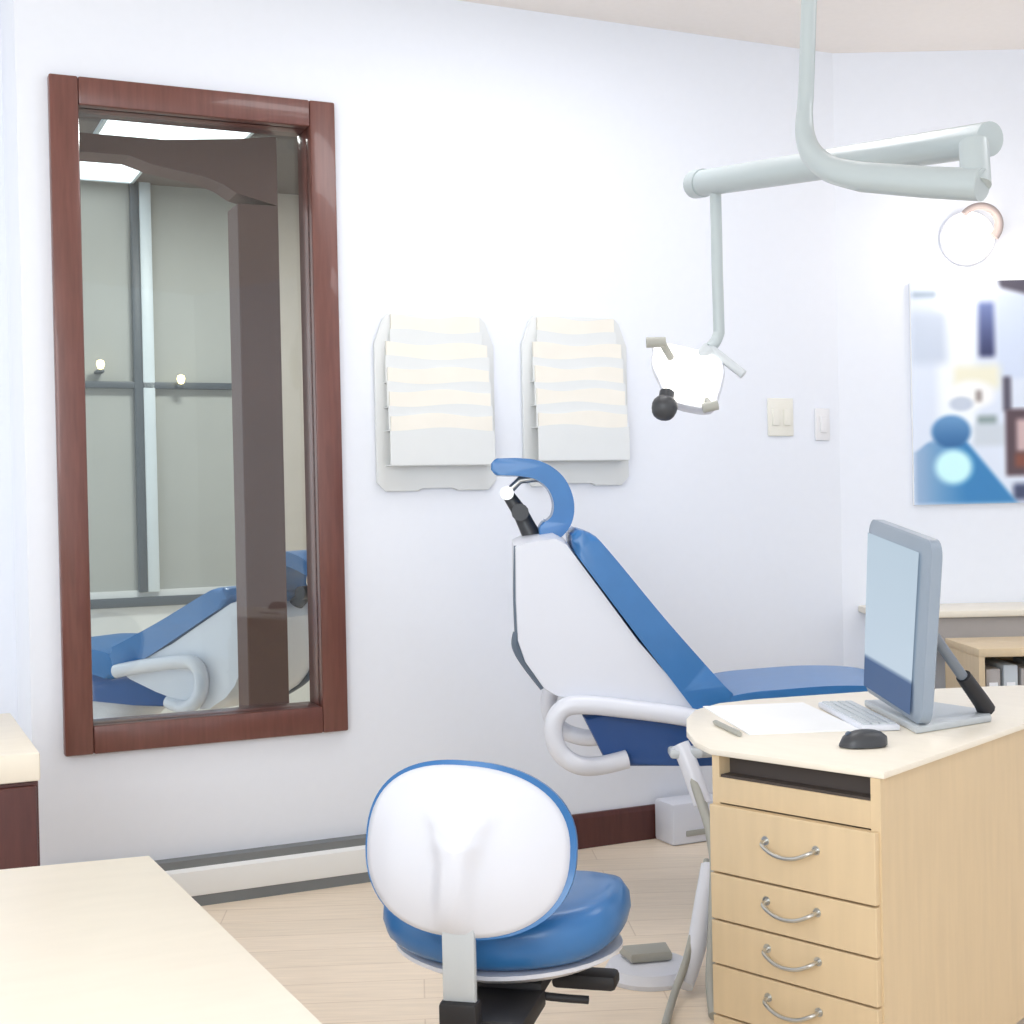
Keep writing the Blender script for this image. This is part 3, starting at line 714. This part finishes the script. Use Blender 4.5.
# picture
PX0, PX1, PZ0, PZ1 = 1.560, 2.10, 1.186, 2.048
pc = thing('wall_picture', 'unframed picture of a blue dental room on the right hand wall', 'picture', ((PX0 + PX1) / 2, RY_, PZ0))
pw = (PX1 - PX0); ph = PZ1 - PZ0
b = nb(); box(b, (-pw / 2, -0.022, 0), (pw / 2, -0.001, ph), 0.002); link(b, 'backing_board', 'white_paper', pc)
m = bpy.data.materials.new('printed picture'); m.use_nodes = True
at = m.node_tree.nodes.new('ShaderNodeAttribute'); at.attribute_name = 'picture'
m.node_tree.links.new(at.outputs['Color'], m.node_tree.nodes['Principled BSDF'].inputs['Base Color'])
m.node_tree.nodes['Principled BSDF'].inputs['Roughness'].default_value = 0.45
M['print'] = m
def ss(x): x = max(0, min(1, x)); return x * x * (3 - 2 * x)
def rect(c, col, x, y, x0, x1, y0, y1, s=3.0):
    s = s + 5.0
    k = ss((x - x0) / s + .5) * ss((x1 - x) / s + .5) * ss((y - y0) / s + .5) * ss((y1 - y) / s + .5)
    return mixc(c, col, k)
def ell(c, col, x, y, cx, cy, rx, ry, s=0.25):
    s = s + 0.2
    d = math.hypot((x - cx) / rx, (y - cy) / ry); return mixc(c, col, ss((1 - d) / s + .5))
def art(u, v):
    x = 908 + 143 * u; y = 503 - 220 * v
    c = (222, 231, 246)
    c = rect(c, (243, 249, 255), x, y, 934, 974, 292, 440, 10)
    c = rect(c, (200, 211, 228), x, y, 906, 944, 312, 364, 12)
    c = rect(c, (150, 168, 185), x, y, 909, 934, 293, 298, 4)
    c = rect(c, (210, 222, 243), x, y, 996, 1060, 296, 380, 4)
    c = rect(c, mixc((118, 134, 186), (52, 58, 100), (y - 305) / 50), x, y, 977, 993, 304, 358, 5)
    c = rect(c, (84, 80, 94), x, y, 1001 + (297 - y) * -.2, 1060, 276, 290 + (x - 1000) * .25, 3)
    c = rect(c, (238, 236, 214), x, y, 950, 998, 366, 390, 10)
    c = ell(c, (250, 251, 250), x, y, 968, 395, 24, 14, .5)
    c = ell(c, (196, 206, 222), x, y, 958, 404, 12, 7, .5)
    c = rect(c, (150, 140, 138), x, y, 973, 979, 391, 402, 3)
    c = rect(c, (205, 214, 224), x, y, 970, 1004, 424, 446, 5)
    c = rect(c, (140, 158, 160), x, y, 974, 994, 416, 424, 4)
    c = rect(c, (84, 80, 96), x, y, 1001, 1009, 378, 412, 3)
    if y > 408:
        c = rect(c, (86, 68, 76), x, y, 1003, 1045, 410, 476, 3)
        c = rect(c, (204, 178, 178), x, y, 1014, 1036, 420, 452, 4)
        c = rect(c, (130, 76, 62), x, y, 1012, 1036, 454, 468, 4)
        c = rect(c, (66, 74, 106), x, y, 1010, 1045, 484, 500, 5)
    half = 12 + (y - 436) * 0.98
    if y > 436:
        l0 = max(909, 945 - half * 1.3); r0_ = 948 + half * 0.85
        blue = mixc((150, 178, 210), (52, 128, 186), (x - 912) / 50)
        c = rect(c, blue, x, y, l0, r0_, 440, 503, 4)
    c = ell(c, mixc((98, 148, 196), (40, 98, 154), (y - 420) / 26), x, y, 947, 431, 20, 16, .2)
    c = ell(c, (208, 252, 255), x, y, 949, 466, 19, 17, .4)
    return c
picture_grid('print', 110, 170, lambda u, v: Vector((-pw / 2 + pw * u, -0.0235, ph * v)), art, 'print', pc)

# wall lamp above the picture
sc_ = thing('lamp_or_glint', 'round opal wall lamp above the picture on the right hand wall', 'lamp', (1.785, RY_, 2.215))
b = nb(); lathe(b, [(0, 0.001), (0.105, 0.001), (0.105, 0.015), (0.095, 0.02), (0, 0.02)], 36, Matrix.Rotation(PI / 2, 4, 'X')); link(b, 'wall_plate', 'shell', sc_)
b = nb(); lathe(b, [(0.10, 0.018), (0.098, 0.04), (0.085, 0.07), (0.055, 0.095), (0.0, 0.105)], 36, Matrix.Rotation(PI / 2, 4, 'X')); link(b, 'globe', 'sconce_glass', sc_)
b = nb(); tube(b, [Vector((0.02 + 0.075 * math.cos(math.radians(a)), -0.10 - 0.01 * math.sin(math.radians(a)), 0.035 + 0.07 * math.sin(math.radians(a)))) for a in range(-40, 150, 8)], 0.018, 12, 0.012); link(b, 'shade_rim', 'sconce_ring', sc_)

# wall counter
ct = thing('wall_counter', 'pale wood counter along the right hand wall behind the monitor', 'counter', (1.34, RY_, 0))
b = nb(); box(b, (0.0, -0.34, 0.775), (1.8, -0.001, 0.80), 0.004); link(b, 'top', 'worktop', ct)
b = nb(); box(b, (0.01, -0.32, 0.66), (1.79, -0.30, 0.775), 0.002); link(b, 'apron', 'binder', ct, smooth=False)
b = nb(); box(b, (0.05, -0.30, 0.0), (0.07, -0.01, 0.775)); link(b, 'end_panel', 'wall', ct, smooth=False)
b = nb(); box(b, (1.70, -0.30, 0.0), (1.72, -0.01, 0.775)); link(b, 'end_panel', 'wall', ct, smooth=False)

# open shelf unit
su = thing('shelf_unit', 'open fronted pale wood shelf unit under the wall counter', 'shelf', (1.525, 4.60, 0))
b = nb(); box(b, (0, 0, 0.69), (0.7, 0.36, 0.718), 0.003); link(b, 'top', 'maple', su)
for x in (0.0, 0.68):
    b = nb(); box(b, (x, 0, 0), (x + 0.02, 0.36, 0.69)); link(b, 'side_panel', 'maple', su, smooth=False)
b = nb(); box(b, (0.02, 0.34, 0), (0.68, 0.358, 0.69)); link(b, 'back_panel', 'maple', su, smooth=False)
for z in (0.05, 0.38):
    b = nb(); box(b, (0.02, 0.01, z), (0.68, 0.34, z + 0.02)); link(b, 'shelf', 'maple', su, smooth=False)
names = ['leftmost', 'second', 'third', 'fourth', 'fifth', 'sixth']
for k in range(6):
    x = 1.525 + 0.035 + k * 0.058
    bd = thing('binder', 'grey binder on the pale shelf unit, %s from the left end' % names[k], 'binder', (x, 4.635, 0.4015), 0, 'binders on the shelf unit')
    b = nb(); box(b, (0, 0, 0), (0.048, 0.24, 0.245 + 0.012 * (k % 2)), 0.004); link(b, 'cover', 'binder' if k % 2 == 0 else 'shell_grey', bd)
    b = nb(); box(b, (0.010, -0.002, 0.12), (0.038, 0.002, 0.20)); link(b, 'spine_label', 'white_paper', bd)

# ------------------------------------------------------------------ ceiling lights of the room (above the frame)
def room_light(x, y, label):
    q = wl(x, y, CEIL)
    t = thing('ceiling_light', label, 'ceiling light', q, WR, 'ceiling light panels of the room')
    b = nb()
    for lo, hi in (((-.61, -.31, -.03), (.61, -.295, 0)), ((-.61, .295, -.03), (.61, .31, 0)), ((-.61, -.295, -.03), (-.595, .295, 0)), ((.595, -.295, -.03), (.61, .295, 0))): box(b, lo, hi)
    link(b, 'frame', 'pale_frame', t)
    b = nb(); box(b, (-.595, -.295, -.022), (.595, .295, -.004)); link(b, 'diffuser', 'panel_light', t)
room_light(-0.6, -1.05, 'ceiling light panel nearest the two wall racks')
room_light(0.8, -2.6, 'ceiling light panel over the drawer desk and stool')

# ------------------------------------------------------------------ daylight
wd = bpy.data.worlds.new('daylight'); SC.world = wd; wd.use_nodes = True
bg = wd.node_tree.nodes['Background']; bg.inputs['Color'].default_value = (0.92, 0.96, 1.0, 1); bg.inputs['Strength'].default_value = 1.1
def area(name, loc, target, sx, sy, power, col):
    d = bpy.data.lights.new(name, 'AREA'); d.shape = 'RECTANGLE'; d.size = sx; d.size_y = sy; d.energy = power; d.color = col
    o = bpy.data.objects.new(name, d); COL.objects.link(o); o.location = loc
    o.rotation_euler = (Vector(target) - Vector(loc)).to_track_quat('-Z', 'Y').to_euler()
    return o
area('camera_side_fill', (-1.3, -1.0, 2.0), (0.2, 4.5, 1.0), 2.4, 1.8, 60, (0.88, 0.94, 1.0))  # added soft fill from behind the camera, standing in for an unseen window
nl = wl(-0.9, 1.7, CEIL - 0.03)
area('next_room_lamp', nl, nl - Vector((0, 0, 1)), 0.6, 0.4, 34, (1.0, 0.97, 0.93))
pl = bpy.data.lights.new('wall_lamp_glow', 'POINT'); pl.energy = 2; pl.color = (1, 0.9, 0.8); pl.shadow_soft_size = 0.08
po = bpy.data.objects.new('wall_lamp_glow', pl); COL.objects.link(po); po.location = (1.775, RY_ - 0.22, 2.18)

SC.view_settings.view_transform = 'Standard'; SC.view_settings.look = 'None'
SC.view_settings.exposure = 0.36; SC.view_settings.gamma = 1.0; SC.view_settings.use_curve_mapping = False
